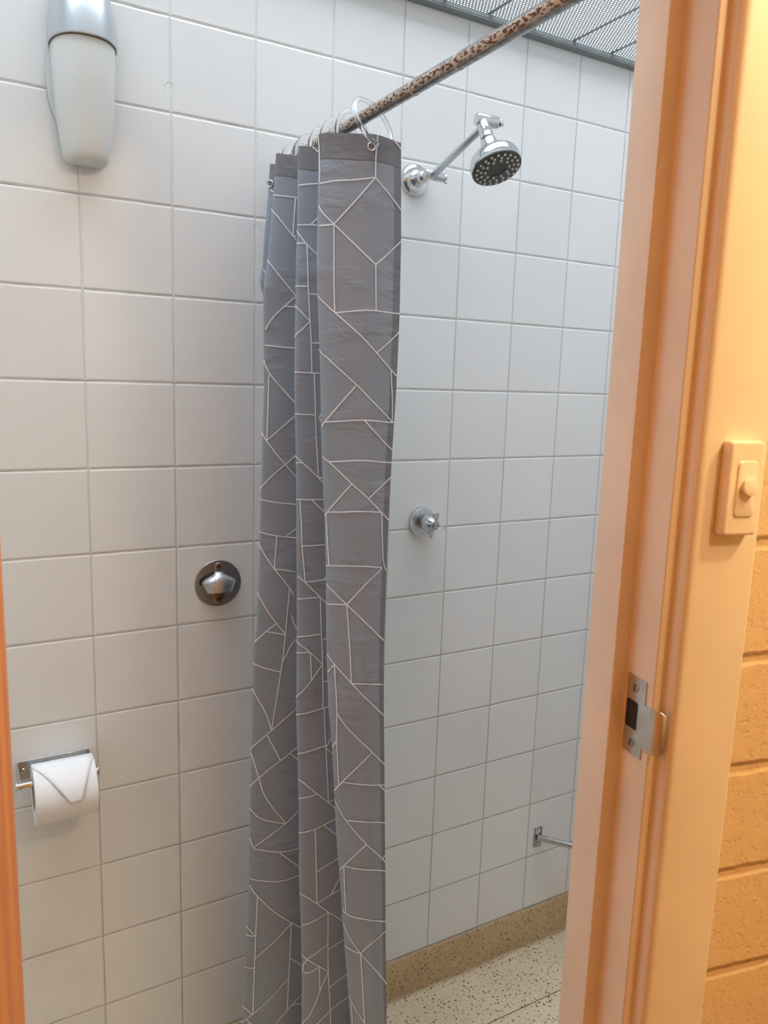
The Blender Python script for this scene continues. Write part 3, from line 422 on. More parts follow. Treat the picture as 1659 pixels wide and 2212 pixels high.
# coved terrazzo skirting along the back wall
ZC = -1.951
prof = [(-.0005, FL + .0005), (-.0005, ZC), (-.006, ZC), (-.008, ZC - .004)]
R = .012
prof += [(-.009 - R + R * math.cos(a), FL + .0005 + R - R * math.sin(a)) for a in [math.radians(t) for t in range(0, 91, 10)]]
b = MB().prism(prof, -1.149, RX - .001, lambda y, z, x: (x, y, z))
b.build('baseboard_back', M_COVE, smooth=35, struct=True)
# ceiling sheet and the grey angle it rests on
b = MB().add([(-1.2, -1.25, CEIL), (RX, -1.25, CEIL), (RX, -.0, CEIL), (-1.2, -.0, CEIL)], [(0, 1, 2, 3)])
b.build('ceiling', M_PERF, struct=True, fix=False)
b = MB().box(-1.149, RX - .001, -.022, -.0006, .133, .1365).box(-1.149, RX - .001, -.004, -.0006, .1366, CEIL - .0006)
b.box(-1.149, RX - .001, -.022, -.019, .1366, .1440)
b.build('trim_1', M_TRIM, struct=True, bevel=.0008)

# ---------------------------------------------------------------- door frame
door1 = thing('door_1', 'cream painted pressed steel door frame around the bathroom doorway', 'door frame', DN(O_R, .6, FL), kind='structure')
def arc(cx, cy, r, a0, a1, n=6): return [(cx + r * math.cos(math.radians(a0 + (a1 - a0) * i / n)), cy + r * math.sin(math.radians(a0 + (a1 - a0) * i / n))) for i in range(n + 1)]
# profile: (offset outwards from the opening, depth from camera side)
fp = [(.050, .658), (.050, .6525)] + arc(.0025, .650, .0025, 90, 180, 4) + arc(.0025, .6075, .0025, 180, 270, 4) + arc(.0115, .600, .005, 90, 0, 5) \
   + arc(.0183, .5665, .0018, 180, 270, 4) + arc(.0245, .5617, .0030, 90, 0, 4) + arc(.0365, .5590, .0090, 180, 270, 7) + arc(.0985, .5525, .0025, 270, 360, 4) + [(.101, .5615)]
st = [(lambda o, n: DN(O_R + o, n, FL)), (lambda o, n: DN(O_R + o, n, Z_HEAD + o)), (lambda o, n: DN(O_L - o, n, Z_HEAD + o)), (lambda o, n: DN(O_L - o, n, FL))]
b = MB().loft([[g(o, n) for o, n in fp] for g in st], cap=False, closed=False)
b.build('door_frame', M_FRAME, door1, smooth=50, struct=True)
# strike plate on the rebate of the right-hand jamb
sp_d = O_R + .0165
def SP(n, z, h): return DN(sp_d - h, n, z)
zt, zb = -.8525, -.930
out = [(.6025, zt), (.5745, zt), (.5745, -.8745), (.5655, -.8745), (.5655, -.9180), (.5745, -.9180), (.5745, zb), (.6025, zb)]
hole_ = [(.5995, -.8770), (.5855, -.8770), (.5835, -.8790), (.5835, -.9030), (.5855, -.9050), (.5995, -.9050), (.6010, -.9035), (.6010, -.8785)]
import bmesh
def plate_with_hole(outer, hole, t, F, name, mat, parent, bevel=0):
    from mathutils.geometry import tessellate_polygon
    pts = outer + hole
    tri = tessellate_polygon([[Vector((a, c, 0)) for a, c in outer], [Vector((a, c, 0)) for a, c in hole]])
    n = len(pts); vs = [F(a, c, t) for a, c in pts] + [F(a, c, 0) for a, c in pts]
    fs = [tuple(q) for q in tri] + [tuple(n + i for i in q[::-1]) for q in tri]
    no, nh = len(outer), len(hole)
    fs += [(i, (i + 1) % no, n + (i + 1) % no, n + i) for i in range(no)]
    fs += [(no + i, no + (i + 1) % nh, n + no + (i + 1) % nh, n + no + i) for i in range(nh)]
    b_ = MB().add(vs, fs)
    return b_.build(name, mat, parent, bevel=bevel)
M_LIP = chrome('soft_worn_steel', (.62, .60, .56), .42)
plate_e = thing('strike_plate', None, None, (0, 0, 0)); plate_e.parent = door1
plate_e.location = Vector(DN(sp_d, .584, -.89)) - door1.location; plate_e['label'] = 'worn steel strike plate with latch hole'
plate_with_hole(out, hole_, .0014, SP, 'plate', M_STEEL, plate_e)
b = MB().box(.5848, .5998, zt - .026, zb + .0265, .0003, .0006, lambda n, z0, h: SP(n, z0, h)); b.v = []; b.f = []; b.m = []
b.prism(hole_, .0002, .0006, SP); b.build('latch_hole_shade', M_DARK, plate_e)  # thin dark sheet filling the hole, standing for the shade inside it
# curled lip that leads the latch past the step of the frame
lip = []
for k in range(9):
    a = math.radians(70 * k / 8)
    n_ = .5655 - .013 * math.sin(a); d_ = .0007 - .013 * (1 - math.cos(a)) * .95
    lip.append((n_, d_))
rings = []
for k, (n_, d_) in enumerate(lip):
    z1, z0 = (-.8745, -.9180) if k < 6 else (-.8745 - (k - 5) * .0012, -.9180 + (k - 5) * .0012)
    rings.append([SP(n_, z1, d_ + .0007), SP(n_, z0, d_ + .0007), SP(n_ + .0001, z0, d_ - .0007), SP(n_ + .0001, z1, d_ - .0007)])
MB().loft(rings).build('curled_lip', M_LIP, plate_e, smooth=50)
for zz in (-.8632, -.9185):
    b = MB().lathe([(.0046, 0), (.0046, .0005), (.0034, .0010)], SP(.5895, zz, .0013), DN(-1, 0, 0)[0:2] and (Vector(SP(0, 0, 1)) - Vector(SP(0, 0, 0))), 20)
    s_ = b.build('screw', M_DULL, plate_e, smooth=40)
    MB().box(-.0006, .0006, -.0040, .0040, .0020, .0025, lambda x, y, h: SP(.5895 + x * .94 - y * .34, zz + y * .94 + x * .34, h)).build('slot', M_DARK, s_)

# orange door leaf folded back against the hall
D0 = thing('door_2', 'orange varnished timber door leaf standing open at the left edge', 'door', DN(-.1, .54, FL), kind='structure')
b = MB().box(-.1195, -.0812, -.030, .540, FL + .012, -.020, DN); b.build('leaf', M_WOOD, D0, bevel=.003, struct=True)

# ---------------------------------------------------------------- light switch on the frame face
F0 = .5498
sw = thing('light_switch', 'narrow cream light switch mounted on the yellowish face of the door frame', 'light switch', DN(.507, F0, -.707))
def SW(d, z, h): return DN(d, F0 - h, z)
def rrect(d0, d1, z0, z1, r, n=6):
    o = []
    for cx, cz, a in ((d1 - r, z1 - r, 0), (d0 + r, z1 - r, 90), (d0 + r, z0 + r, 180), (d1 - r, z0 + r, 270)):
        o += [(cx + r * math.cos(math.radians(a + 90 * i / n)), cz + r * math.sin(math.radians(a + 90 * i / n))) for i in range(n + 1)]
    return o
def dome_plate(d0, d1, z0, z1, r, levels, name, mat, parent):
    rings = [[SW(x, z, h) for x, z in rrect(d0 + i, d1 - i, z0 + i, z1 - i, max(r - i * .6, .0006))] for i, h in levels]
    return MB().loft(rings).build(name, mat, parent, smooth=50)
dome_plate(.4885, .5255, -.7075, -.6240, .0035, [(0, .0002), (0, .0075), (.0006, .0095), (.0018, .0105), (.0030, .0107)], 'plate', M_PLAST, sw)
dome_plate(.4975, .5190, -.6905, -.6415, .0045, [(-.0008, .0106), (0, .0109), (.0004, .0116), (.0010, .0119)], 'surround', M_PLAST, sw)
ax_out = Vector(SW(0, 0, 1)) - Vector(SW(0, 0, 0))
tilt = (ax_out + Vector((0, 0, .12))).normalized()
MB().lathe([(.0078, 0), (.0078, .0040), (.0076, .0046), (.0066, .0050)], SW(.5095, -.6640, .0112), tilt, 32).build('button', M_PLAST, sw, smooth=40)

# ================================================================ wall light
xc = .009
wl = thing('wall_light', 'wall light with satin aluminium cap over a tapered frosted glass shade', 'light', (xc, -.001, -.265))
def halfring(hw, dp, z, y0=-.012, n=28, p=2.3):
    o = []
    for i in range(n + 1):
        a = math.pi * i / n; c_, s_ = math.cos(a), math.sin(a)
        o.append((xc - hw * (abs(c_) ** (2 / p)) * (1 if c_ > 0 else -1), y0 - dp * (abs(s_) ** (2 / p)), z))
    return o
def lens(z):   # half width of the whole fitting along its height
    if z < -.075: return .0500 * (1 - ((-.075 - z) / .21) ** 2.3 * .40)
    return .0500 * (1 - .80 * ((z + .075) / .15) ** 1.6)
ZJ = -.087
rings = [halfring(lens(z) - .0025 - e, (lens(z) - .0025 - e) * 1.38, z) for z, e in
         [(-.2590, .012), (-.2580, .006), (-.2555, .0025), (-.252, .0008)] + [(-.246 + i * .0164, 0) for i in range(10)] + [(ZJ - .0005, 0)]]
MB().loft(rings).build('glass_shade', M_OPAL, wl, smooth=40)
rings = [halfring(lens(z) + .0012 - e, (lens(z) + .0012 - e) * 1.38, z) for z, e in
         [(ZJ, .0012), (ZJ + .0012, .0002), (ZJ + .004, 0)] + [(ZJ + .012 + i * .0145, 0) for i in range(10)] + [(.0645, .002), (.067, .006)]]
MB().loft(rings).build('metal_cap', M_ALU, wl, smooth=40)
o_ = [halfring(lens(ZJ) - .0012, (lens(ZJ) - .0012) * 1.38, z) for z in (ZJ - .0014, ZJ + .0010)]
MB().loft(o_).build('gasket', simple('brown_cork_gasket', (.20, .15, .10), .9), wl, smooth=40)
bp = []
for i in range(40):
    a = 2 * math.pi * i / 40; bp.append((xc - .0055 + .0500 * (abs(math.cos(a)) ** .9) * (1 if math.cos(a) > 0 else -1), -.128 + .096 * math.sin(a)))
MB().prism(bp, -.001, -.0118, lambda x, z, y: (x, y, z)).build('back_plate', M_ALU, wl, bevel=.0015)

# ================================================================ toilet roll and holder
hold = thing('toilet_roll_holder', 'bent stainless toilet roll holder screwed to the tiles', 'toilet roll holder', (-.075, 0, -1.295))
b = MB().box(-.1340, -.0150, -.0018, -.0004, -1.296, -1.2615); b.build('wall_plate', M_STEEL, hold, bevel=.0005)
for x, s in ((-.1347, 1), (-.0158, -1)):
    pol = [(-.0004, -1.2615), (-.012, -1.2622), (-.060, -1.2685), (-.0675, -1.2735), (-.0680, -1.2800), (-.0630, -1.2850), (-.053, -1.2850), (-.012, -1.296), (-.0004, -1.296)]
    MB().prism(pol, x, x + .0014 * 1, lambda y, z, xx: (xx, y, z)).build('arm', M_STEEL, hold, bevel=.0004)
MB().cyl((-.1395, -.0600, -1.2775), (-.0085, -.0600, -1.2775), .0062, 24).build('spindle', M_CHROME, hold, smooth=40)
for x, d in ((-.1395, -1), (-.0105, 1)):
    MB().lathe([(.0088, 0), (.0094, .0012), (.0088, .0026), (.0060, .0038), (.001, .0042)], (x - .0005 * d, -.0600, -1.2775), (d, 0, 0), 28).build('end_cap', M_CHROME, hold, smooth=50)
for x in (-.1245, -.0235):
    s_ = MB().lathe([(.0042, 0), (.0040, .0012), (.0026, .0022), (.0004, .0026)], (x, -.0017, -1.2785), (0, -1, 0), 20).build('screw', M_CHROME, hold, smooth=50)
    MB().box(x - .0004, x + .0004, -.0046, -.0040, -1.2810, -1.2760).build('slot', M_DARK, s_)
roll = thing('toilet_roll', 'full white toilet roll with its end folded to a point', 'toilet roll', (-.060, -.0625, -1.3500))
RC = (-.0600, -1.2980); RR = .0506
XL, XR = -.1150, -.0165
b = MB().lathe([(.0276, 0), (RR - .001, 0), (RR, .001), (RR, XR - XL - .001), (RR - .001, XR - XL), (.0276, XR - XL), (.0276, 0)], (XL, RC[0], RC[1]), (1, 0, 0), 72)
b.f = b.f[:-0] if False else [f for f in b.f if len(f) == 4]; b.m = b.m[:len(b.f)]
b.build('paper', M_PAPER, roll, smooth=40)
b = MB().lathe([(.0275, .0004), (.0275, XR - XL - .0004), (.0267, XR - XL - .0004), (.0267, .0004), (.0275, .0004)], (XL, RC[0], RC[1]), (1, 0, 0), 40)
b.f = [f for f in b.f if len(f) == 4]; b.m = b.m[:len(b.f)]
b.build('cardboard_core', M_CARD, roll, smooth=40)
# folded leading sheet: a pointed flap lying on the front of the roll, angle measured from the top towards the camera
b = MB(); rows = 26; gr = []
A0, A1 = -4., 90.
for j in range(rows + 1):
    t = j / rows; a = math.radians(A0 + (A1 - A0) * t)
    hl = XL + .0008 + (.052) * max(0, (t - .12) / .88); hr = XR - .0008 - (.028) * max(0, (t - .12) / .88)
    lift = .0010 + .0030 * t
    rr_ = RR + lift
    row = []
    for i in range(9):
        x = hl + (hr - hl) * i / 8
        row.append((x, RC[0] - rr_ * math.sin(a), RC[1] + rr_ * math.cos(a)))
    gr.append(row)
b.loft(gr, cap=False, closed=False)
o = b.build('folded_sheet', M_SHEET, roll, smooth=60); sd = o.modifiers.new('Solidify', 'SOLIDIFY'); sd.thickness = .0006; sd.offset = 0

# ================================================================ bottle opener on a round plate
bo = thing('bottle_opener', 'worn cast metal bottle opener on a round steel wall plate', 'bottle opener', (.2275, 0, -1.02))
bx, bz = .2275, -.9755
MB().lathe([(.0452, 0), (.0452, .0016), (.0446, .0022)], (bx, -.0003, bz), (0, -1, 0), 64).build('backing_plate', M_DULL, bo, smooth=40)
def worn():
    m = NT('worn_cast_metal'); o = m.obj()
    v = m.noise(o, 260., 4., .6); q = m.xyz(o)
    r = m.math('MULTIPLY', m.ramp(v, .56, .66), .8)
    m.set(color=m.mix(r, (.56, .58, .60), (.16, .10, .07)), metal=m.math('SUBTRACT', 1., r), rough=m.ramp(m.noise(o, 60., 3.), .3, .7, .34, .52), normal=m.bump(v, .0006))
    return m.m
M_WORN = worn()
M_TAN = chrome('tarnished_cast_metal', (.46, .38, .32), .32)
M_BROWNM = chrome('rust_stained_cast_metal', (.30, .19, .13), .35)
# flat spine with eye at the top and screw boss below
b = MB()
spine = arc(bx, bz + .0345, .0068, 0, 180, 12) + [(bx - .0068, bz + .022), (bx - .0110, bz + .014), (bx - .0195, bz - .002), (bx - .0145, bz - .018)] + arc(bx, bz - .0275, .0105, 190, 350, 12) + [(bx + .0145, bz - .018), (bx + .0195, bz - .002), (bx + .0110, bz + .014), (bx + .0068, bz + .022)]
b.prism(spine, -.0024, -.0068, lambda x, z, y: (x, y, z)); b.build('spine', M_TAN, bo, bevel=.0012)
# flared hood: open pocket underneath, bulging towards the room
def hoodring(z, hw, dp, th):
    outr = []; inn = []
    for i in range(21):
        a = math.pi * i / 20
        outr.append((bx - hw * math.cos(a) * (1 - .10 * math.sin(a)), -.0060 - dp * math.sin(a) ** .8, z - (.004 * math.cos(a) ** 2) * 0))
        inn.append((bx - (hw - th) * math.cos(a) * (1 - .10 * math.sin(a)), -.0060 - max(dp - th, .0002) * math.sin(a) ** .8, z))
    return outr + inn[::-1]
hood = [(.0235, .0075, .0045), (.0200, .0095, .0085), (.0170, .0150, .0120), (.0140, .0240, .0150), (.0105, .0315, .0175), (.0070, .0335, .0190), (.0000, .0312, .0212), (-.0080, .0278, .0222), (-.0140, .0250, .0220)]
b = MB().loft([[(x, y, z + .0028 * ((x - bx) / .026) ** 2 * (-1) + .0016) for x, y, z in hoodring(bz + dz, hw, dp, .0022)] for dz, hw, dp in hood], cap=True)
b.build('hood', M_WORN, bo, smooth=50)
b = MB().prism([(bx - .0080, bz + .0235), (bx - .0325, bz + .0130), (bx - .0360, bz + .0090), (bx - .0360, bz + .0010), (bx - .0330, bz - .0010), (bx - .0280, bz + .0020), (bx - .0120, bz + .0120)], -.0024, -.0060, lambda x, z, y: (x, y, z)); b.build('side_tooth', M_DARK, bo)
# lower pocket lip and screws
rings = []
for t in range(9):
    z = bz - .012 - t * .0024; hw = .0185 - t * .0012; dp = .010 - t * .0008
    rings.append([(bx - hw * math.cos(math.pi * i / 16), -.0066 - dp * .55 * math.sin(math.pi * i / 16), z) for i in range(17)])
MB().loft(rings).build('lower_lip', M_BROWNM, bo, smooth=50)
for z, y in ((bz + .0350, -.0066), (bz - .0300, -.0085)):
    s_ = MB().lathe([(.0054, 0), (.0052, .0008), (.0028, .0018), (.0004, .0022)], (bx, y, z), (0, -1, 0), 20).build('screw', M_RUST, bo, smooth=50)
    MB().box(bx - .0033, bx + .0033, y - .0024, y - .0018, z - .0005, z + .0005).build('slot', M_DARK, s_)

# ================================================================ curtain rail
RXX, RZ, RR_ = .352, -.201, .0095
rail = thing('curtain_rail', 'rusty round steel rail carrying the shower curtain', 'curtain rail', (RXX, -.43, RZ))
yend = -.8600
MB().lathe([(RR_, 0), (RR_, .43 + yend + .43 if False else abs(yend) - .006)], (RXX, -.0050, RZ), (0, -1, 0), 40).build('tube', M_RAIL, rail, smooth=60)
MB().lathe([(.0145, 0), (.0145, .003), (.0125, .006), (.0115, .010), (RR_ + .0003, .010)], (RXX, -.0003, RZ), (0, -1, 0), 32).build('wall_flange', M_CHROME, rail, smooth=40)
bnd = simple('chalky_band', (.62, .60, .58), .8)
for y in (-.560, -.458):
    MB().lathe([(RR_ + .0001, 0), (RR_ + .0006, .0006), (RR_ + .0006, .0022), (RR_ + .0001, .0030)], (RXX, y, RZ), (.08, -1, 0), 36).build('pale_band', bnd, rail, smooth=40)

# ================================================================ shower curtain
def surf(s, z):
    x, y, z = cloth(s, z)
    return Vector((x, y, z))
def snorm(s, z):
    a = Vector(cloth(max(s - .01, 0), z)); c = Vector(cloth(min(s + .01, NS - .001), z)); t = c - a; t.z = 0
    t.normalize(); return Vector((-t.y, t.x, 0)), t
ZT, ZB = -.2435, -2.012
def ztop(s): return ZT + .0010 * math.sin(s * 5.0) + .0040 * math.exp(-((s - .85) / .40) ** 2) + .0017 * min(s, 9) - .0015
cur = thing('shower_curtain', 'grey shower curtain printed with thin white geometric lines, gathered in folds', 'shower curtain', (.335, -.22, ZB))
b = MB(); ns = NS * 24; nz = 150
us = [0.]
for i in range(ns): us.append(us[-1] + (Vector(cloth((i + 1) / 24 * .99999, -.3)) - Vector(cloth(i / 24 * .99999, -.3))).length)
grid = []
for j in range(nz + 1):
    row = []
    for i in range(ns + 1):
        s = min(i / 24, NS - 1e-4); zt_ = ztop(s)
        f = j / nz; z = zt_ + (ZB - zt_) * (f ** 1.25)
        p = surf(s, z)
        nn, _ = snorm(s, z)
        p += nn * (.0007 * math.sin(z * 21 + s * 2.1) * math.sin(s * 3.3 + 1) * min(1, f * 8))
        row.append(p); b.uv[j * (ns + 1) + i] = (.1 - us[i], zt_ - z)
    grid.append(row)
b.loft(grid, cap=False, closed=False)
def wob(s, z):
    zt_ = ztop(s); f = max(0, (zt_ - z) / (zt_ - ZB)) ** .8
    return .0007 * math.sin(z * 21 + s * 2.1) * math.sin(s * 3.3 + 1) * min(1, f * 8)
b.cur = 1
for pl in PAT:
    pts = []
    fine = [pl[0]]
    for a_, c_ in zip(pl, pl[1:]):
        fine += [(a_[0] + (c_[0] - a_[0]) * k / 4, a_[1] + (c_[1] - a_[1]) * k / 4) for k in (1, 2, 3, 4)]
    for s_, z_ in fine:
        s = min(max(s_ / 1000, .0), NS - .01); z = -z_ / 10000
        z = min(z, ztop(s) - .0002); nn, _ = snorm(s, z)
        # the cloth mesh is linear between its columns: follow that mesh
        f = s * 24; i0 = int(f); fr = f - i0
        q = surf(i0 / 24, z).lerp(surf(min((i0 + 1) / 24, NS - 1e-4), z), fr)
        pts.append((q + nn * (wob(s, z) + .0011), nn))
    ln = []
    for k, (p, nn) in enumerate(pts):
        t = (pts[min(k + 1, len(pts) - 1)][0] - pts[max(k - 1, 0)][0])
        if t.length < 1e-6: t = Vector((0, 0, 1))
        sd = nn.cross(t).normalized() * .00092
        ln.append([p + sd, p - sd])
    b.loft(ln, cap=False, closed=False)
fab = b.build('fabric', [M_FABRIC, M_PRINT], cur, smooth=180, fix=False)
def eyelet(s, z, lift=.0006):
    nn, _ = snorm(s, z); p = surf(s, z) + nn * lift
    return MB().ring(p, nn, .0052, .0013, 28, 8).build('eyelet', M_CHROME, cur, smooth=60)
eyelet(.90, -.2575); eyelet(9.92, -.262); eyelet(5.6, -.262)

# ================================================================ clear rings
def ring_at(top_y, az, zc=-.2235, lean=.0, xo=-.006, label='', first=None):
    ax = (math.sin(math.radians(az)), math.cos(math.radians(az)), lean)
    return ax
g_ = 'clear curtain rings on the rusty rail'
specs = [(-.3420, -17, .02, -.2235, 'clear plastic curtain ring nearest the doorway, hooked through the front eyelet'),
         (-.2900, -24, .05, -.2225, 'second clear curtain ring from the front, standing upright on the bare rail'),
         (-.2500, -12, .02, -.2225, 'third clear curtain ring from the front, just behind the upright one'),
         (-.1950, -22, .08, -.2220, None), (-.1500, -10, .0, -.2220, None), (-.1250, -26, .06, -.2220, None), (-.0950, -8, -.05, -.2220, None), (-.0600, -20, .03, -.2225, None)]
proto = None
for k, (y, az, lean, zc, lab) in enumerate(specs):
    if proto is None:
        b = MB().ring((0, 0, 0), (0, 1, 0), .0365, .0034, 56, 12)
        r_ = b.build('curtain_ring', M_CLEAR, None, smooth=80); proto = r_
    else:
        r_ = proto.copy(); col.objects.link(r_)
    if k == 0:      # leans forward so that it threads the front eyelet
        hx = Vector((.93, .36, 0)).normalized(); up = Vector((0, .45, .893)); up = (up - hx * up.dot(hx)).normalized(); nn = up.cross(hx)
        r_.matrix_world = Matrix(((hx.x, nn.x, up.x, .343), (hx.y, nn.y, up.y, -.3630), (hx.z, nn.z, up.z, -.2225), (0, 0, 0, 1)))
    else:
        r_.location = (RXX - .006, y, -.2250)
        r_.rotation_euler = (lean, 0, -math.radians(az))
    tag(r_, lab or 'clear plastic curtain ring bunched at the wall end of the rusty rail', 'curtain ring', g_)

# ================================================================ shower
sh = thing('wall_shower', 'chrome adjustable wall shower with a jointed arm and round head', 'shower', (.6320, 0, -.19))
FX, FZ = .6330, -.1870
MB().lathe([(.0315, 0), (.0315, .0030), (.0285, .0085), (.0215, .0125), (.0175, .0130), (.0160, .0165), (.0110, .0200)], (FX, -.0003, FZ), (0, -1, 0), 56).build('wall_flange', M_CHROME, sh, smooth=35)
MB().lathe([(.0105, 0), (.0105, .006), (.0125, .010), (.0128, .016), (.0095, .022), (.0070, .024), (.0070, .040)], (FX, -.0180, FZ), (0, -1, 0), 36).build('elbow', M_CHROME, sh, smooth=45)
# lower knuckle: barrel lying along the wall with a wing nut at its right-hand end
KY, KZ = -.058, -.1880
b = MB().lathe([(.0060, -.0130), (.0090, -.0118), (.0095, -.0100), (.0095, .0090), (.0080, .0095), (.0080, .0110), (.0092, .0115), (.0092, .0290), (.0070, .0300)], (FX, KY, KZ), (1, -.1, -.06), 36)
b.build('lower_knuckle', M_CHROME, sh, smooth=40)
def wing(o, ax, parent, L=.0125, w=.0055, roll=.5):
    ax = Vector(ax).normalized(); u = Vector((0, 0, 1)).cross(ax).normalized(); v = ax.cross(u)
    uu = u * math.cos(roll) + v * math.sin(roll); vv = ax.cross(uu); o = Vector(o)
    b = MB().lathe([(.0066, 0), (.0070, .0008), (.0070, .0060), (.0050, .0070)], o, ax, 24)
    F = lambda a, c, h: o + uu * a + vv * c + ax * h
    b.box(-L, L, -w / 2, w / 2, .0010, .0062, F)
    return b.build('wing_nut', M_CHROME, parent, bevel=.0012)
kax = Vector((1, -.1, -.06)).normalized()
wing(Vector((FX, KY, KZ)) + kax * .0300, kax, sh, roll=1.1)
# arm
A_ = Vector((FX + .004, -.062, -.190)); B_ = Vector((FX, -.2270, -.1420))
MB().cyl(A_, B_, .0068, 28).build('arm', M_ALU, sh, smooth=45)
# upper knuckle
UX = Vector((FX - .001, -.2330, -.1345)); uax = Vector((1, -.12, -.01)).normalized()
b = MB().lathe([(.0072, -.0185), (.0098, -.0178), (.0104, -.0160), (.0104, .0050), (.0094, .0054), (.0094, .0064), (.0104, .0070), (.0100, .0235), (.0070, .0245)], UX, uax, 36)
b.build('upper_knuckle', M_CHROME, sh, smooth=40)
wing(UX + uax * .0240, uax, sh, L=.0135, w=.006, roll=.45)
# swivel and head
hd = Vector((.03, -.46, -.88)).normalized()
N0 = UX + Vector((-.0070, -.002, -.0040))
MB().lathe([(.0085, .000), (.0100, .004), (.0104, .0060), (.0112, .0220), (.0104, .0250), (.0116, .0270), (.0116, .0340), (.0090, .0370)], N0, hd, 36).build('swivel_nut', M_CHROME, sh, smooth=35)
HC = N0 + hd * .0350
head = MB().lathe([(.0095, 0), (.0130, .0040), (.0140, .0090), (.0130, .0140), (.0150, .0190), (.0225, .0250), (.0330, .0310), (.0405, .0385), (.0435, .0470), (.0440, .0560), (.0430, .0590)], HC, hd, 64).build('shower_head', M_CHROME, sh, smooth=40)
MB().lathe([(.0425, .0560), (.0425, .0610), (.0400, .0622), (.0150, .0618), (.0148, .0608), (.0005, .0608)], HC, hd, 64).build('spray_face', M_RUBBER, head, smooth=40)
a_, u_, w_ = MB().frame(hd)
noz = None
for rad, cnt, ph in ((.0360, 20, 0), (.0285, 15, .1), (.0210, 10, .05)):
    for k in range(cnt):
        t = 2 * math.pi * k / cnt + ph
        p = HC + hd * .0615 + u_ * rad * math.cos(t) + w_ * rad * math.sin(t)
        if noz is None:
            b = MB().lathe([(.0025, 0), (.0023, .0018), (.0013, .0030), (.0003, .0033)], (0, 0, 0), hd, 12)
            noz = b.build('nozzle', M_NOZ, None, smooth=60); q = noz
        else:
            q = noz.copy(); col.objects.link(q)
        q.parent = head; q.location = p - sh.location

# ================================================================ cold tap
tx, tz = .6835, -.8830
tap = thing('shower_tap', 'chrome wall tap with four pointed vanes and a cold marker button', 'tap', (tx, 0, tz))
MB().lathe([(.0335, 0), (.0338, .0060), (.0325, .0092), (.0312, .0098)], (tx, .0004, tz), (0, -1, 0), 56).build('flange_rim', M_CHROME, tap, smooth=35)
MB().lathe([(.0295, 0), (.0292, .0020), (.0120, .0042)], (tx, -.0085, tz), (0, -1, 0), 48).build('flange_disc', M_STEEL, tap, smooth=35)
MB().lathe([(.0112, 0), (.0112, .0150)], (tx, -.0110, tz), (0, -1, 0), 6).build('hex_spindle', M_CHROME, tap)
hdl = MB().lathe([(.0140, 0), (.0182, .0012), (.0195, .0050), (.0188, .0120), (.0165, .0190), (.0128, .0260), (.0095, .0305), (.0085, .0335)], (tx, -.0240, tz), (0, -1, 0), 40).build('handle', M_CHROME, tap, smooth=45)
for ang in (72, 162, -108, -18):
    t = math.radians(ang); ux, uz = math.cos(t), math.sin(t)
    px_, pz_ = -uz, ux
    pol = [(.0150, .0030), (.0262, .0255), (.0285, .0285), (.0285, .0312), (.0262, .0322), (.0070, .0310)]
    F = lambda r, h, w: (tx + ux * r + px_ * w, -.0240 - h, tz + uz * r + pz_ * w)
    MB().prism(pol, -.0023, .0023, F).build('vane', M_CHROME, hdl, bevel=.001)
MB().lathe([(.0080, 0), (.0080, .0010), (.0070, .0014)], (tx, -.0572, tz), (0, -1, 0), 32).build('button_rim', simple('brown_button_rim', (.10, .06, .045), .4), hdl, smooth=40)
but = MB().lathe([(.0066, 0), (.0066, .0008)], (tx, -.0582, tz), (0, -1, 0), 32).build('marker_button', simple('cream_button', (.62, .54, .46), .4), hdl, smooth=40)
def letters(txt, size, loc, mat, name, parent):
    cu = bpy.data.curves.new(name, 'FONT'); cu.body = txt; cu.size = size; cu.extrude = .0001; cu.align_x = 'CENTER'; cu.align_y = 'CENTER'; cu.offset = .00008
    o = bpy.data.objects.new(name, cu); col.objects.link(o)
    bpy.context.view_layer.update()
    me = bpy.data.meshes.new_from_object(o); bpy.data.objects.remove(o)
    me.materials.clear(); me.materials.append(mat)
    o = bpy.data.objects.new(name, me); col.objects.link(o); o.parent = parent
    base = Vector(); p = parent
    while p is not None: base += p.location; p = p.parent
    o.location = Vector(loc) - base; o.rotation_euler = (math.pi / 2, 0, 0)
    return o
ink = simple('dark_brown_ink', (.06, .03, .02), .6)
letters('COLD', .0048, (tx, -.0592, tz + .0004), ink, 'lettering', but)
MB().box(tx - .0014, tx + .0014, -.0593, -.0591, tz - .0046, tz - .0036).build('marker_dash', ink, but)

# ================================================================ corner bar
M_BAR = chrome('satin_stainless_tube', (.74, .74, .73), .34)
gb = thing('corner_bar', 'thin stainless bar crossing the low shower corner', 'grab bar', (1.0835, 0, -1.78))
cx_, cz_ = 1.0835, -1.7490
wp = MB().box(cx_ - .0125, cx_ + .0125, -.0034, -.0004, cz_ - .0270, cz_ + .0270).build('wall_plate', M_DULL, gb, bevel=.001)
for dz in (.0180, -.0180):
    MB().lathe([(.0042, 0), (.0038, .0014), (.0020, .0024), (.0004, .0026)], (cx_ + .002, -.0034, cz_ + dz), (0, -1, 0), 16).build('screw', M_STEEL, wp, smooth=50)
e2 = (RX - .003, -(RX - .003 - cx_) * 1.235, cz_ - .004)
MB().cyl((cx_ - .002, -.0036, cz_), e2, .0088, 28).build('bar', M_BAR, gb, smooth=45)
MB().box(RX - .0034, RX - .0004, e2[1] - .0125, e2[1] + .0125, e2[2] - .027, e2[2] + .027).build('wall_plate', M_DULL, gb, bevel=.001)

# ================================================================ lift everything to its floor
for o in list(scene.objects):
    if o.parent is None: o.location.z += H
# object-space materials use the working frame because meshes keep their own coordinates

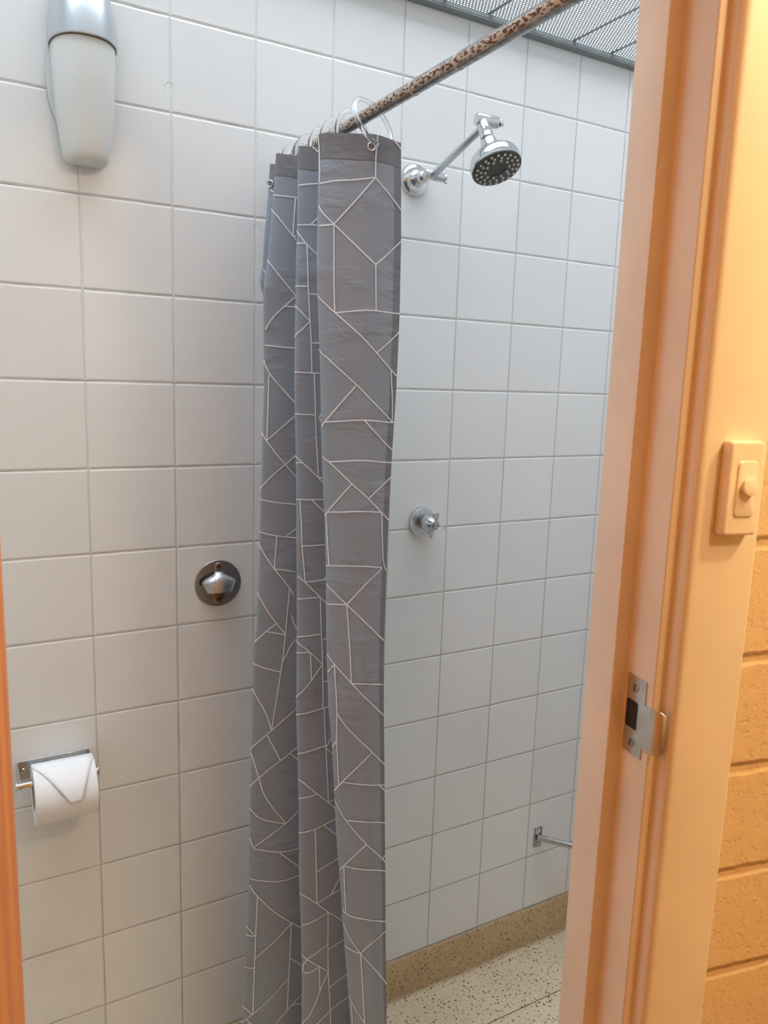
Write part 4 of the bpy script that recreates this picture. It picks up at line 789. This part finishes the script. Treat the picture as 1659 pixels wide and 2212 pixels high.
# ================================================================ light
def area(name, loc, rot, sx, sy, power, color):
    l = bpy.data.lights.new(name, 'AREA'); l.shape = 'RECTANGLE'; l.size = sx; l.size_y = sy; l.energy = power; l.color = color
    o = bpy.data.objects.new(name, l); col.objects.link(o); o.location = loc; o.rotation_euler = rot; return o
def point(name, loc, r, power, color):
    l = bpy.data.lights.new(name, 'POINT'); l.shadow_soft_size = r; l.energy = power; l.color = color
    o = bpy.data.objects.new(name, l); col.objects.link(o); o.location = loc; return o
area('skylight', (.10, -.42, CEIL + 1.4 + H), (0, 0, 0), 2.8, 1.3, 280, (.82, .91, 1.))
point('hall_lamp', (.60, -1.80, .20 + H), .05, 17, (1., .80, .54))
point('hall_lamp_near_door', (.80, -1.42, .20 + H), .045, 23, (1., .89, .50))
w = bpy.data.worlds.new('World'); scene.world = w; w.use_nodes = True
w.node_tree.nodes['Background'].inputs[0].default_value = (.8, .9, 1, 1); w.node_tree.nodes['Background'].inputs[1].default_value = 1.7

# ================================================================ camera
Rw = ((.87082226, -.49055329, .0320322), (-.05494906, -.16188156, -.98527913), (.48851734, .85624286, -.16792551))
cd = bpy.data.cameras.new('Camera'); cam = bpy.data.objects.new('Camera', cd); col.objects.link(cam); scene.camera = cam
r_, d_, f_ = Rw
cam.matrix_world = Matrix(((r_[0], -d_[0], -f_[0], CAM.x), (r_[1], -d_[1], -f_[1], CAM.y), (r_[2], -d_[2], -f_[2], CAM.z + H), (0, 0, 0, 1)))
cd.sensor_fit = 'VERTICAL'; cd.sensor_height = 36.; cd.sensor_width = 27.; cd.lens = 1674.2 / 2212 * 36
cd.clip_start = .02; cd.clip_end = 50
cd.dof.use_dof = True; cd.dof.focus_distance = 1.25; cd.dof.aperture_fstop = cd.lens / 2.5
scene.view_settings.view_transform = 'Standard'; scene.view_settings.look = 'None'
scene.view_settings.exposure = 0.; scene.view_settings.gamma = 1.
scene.cycles.max_bounces = 8; scene.cycles.transparent_max_bounces = 8; scene.cycles.transmission_bounces = 8
scene.cycles.use_denoising = True
scene.cycles.sample_clamp_indirect = 6.
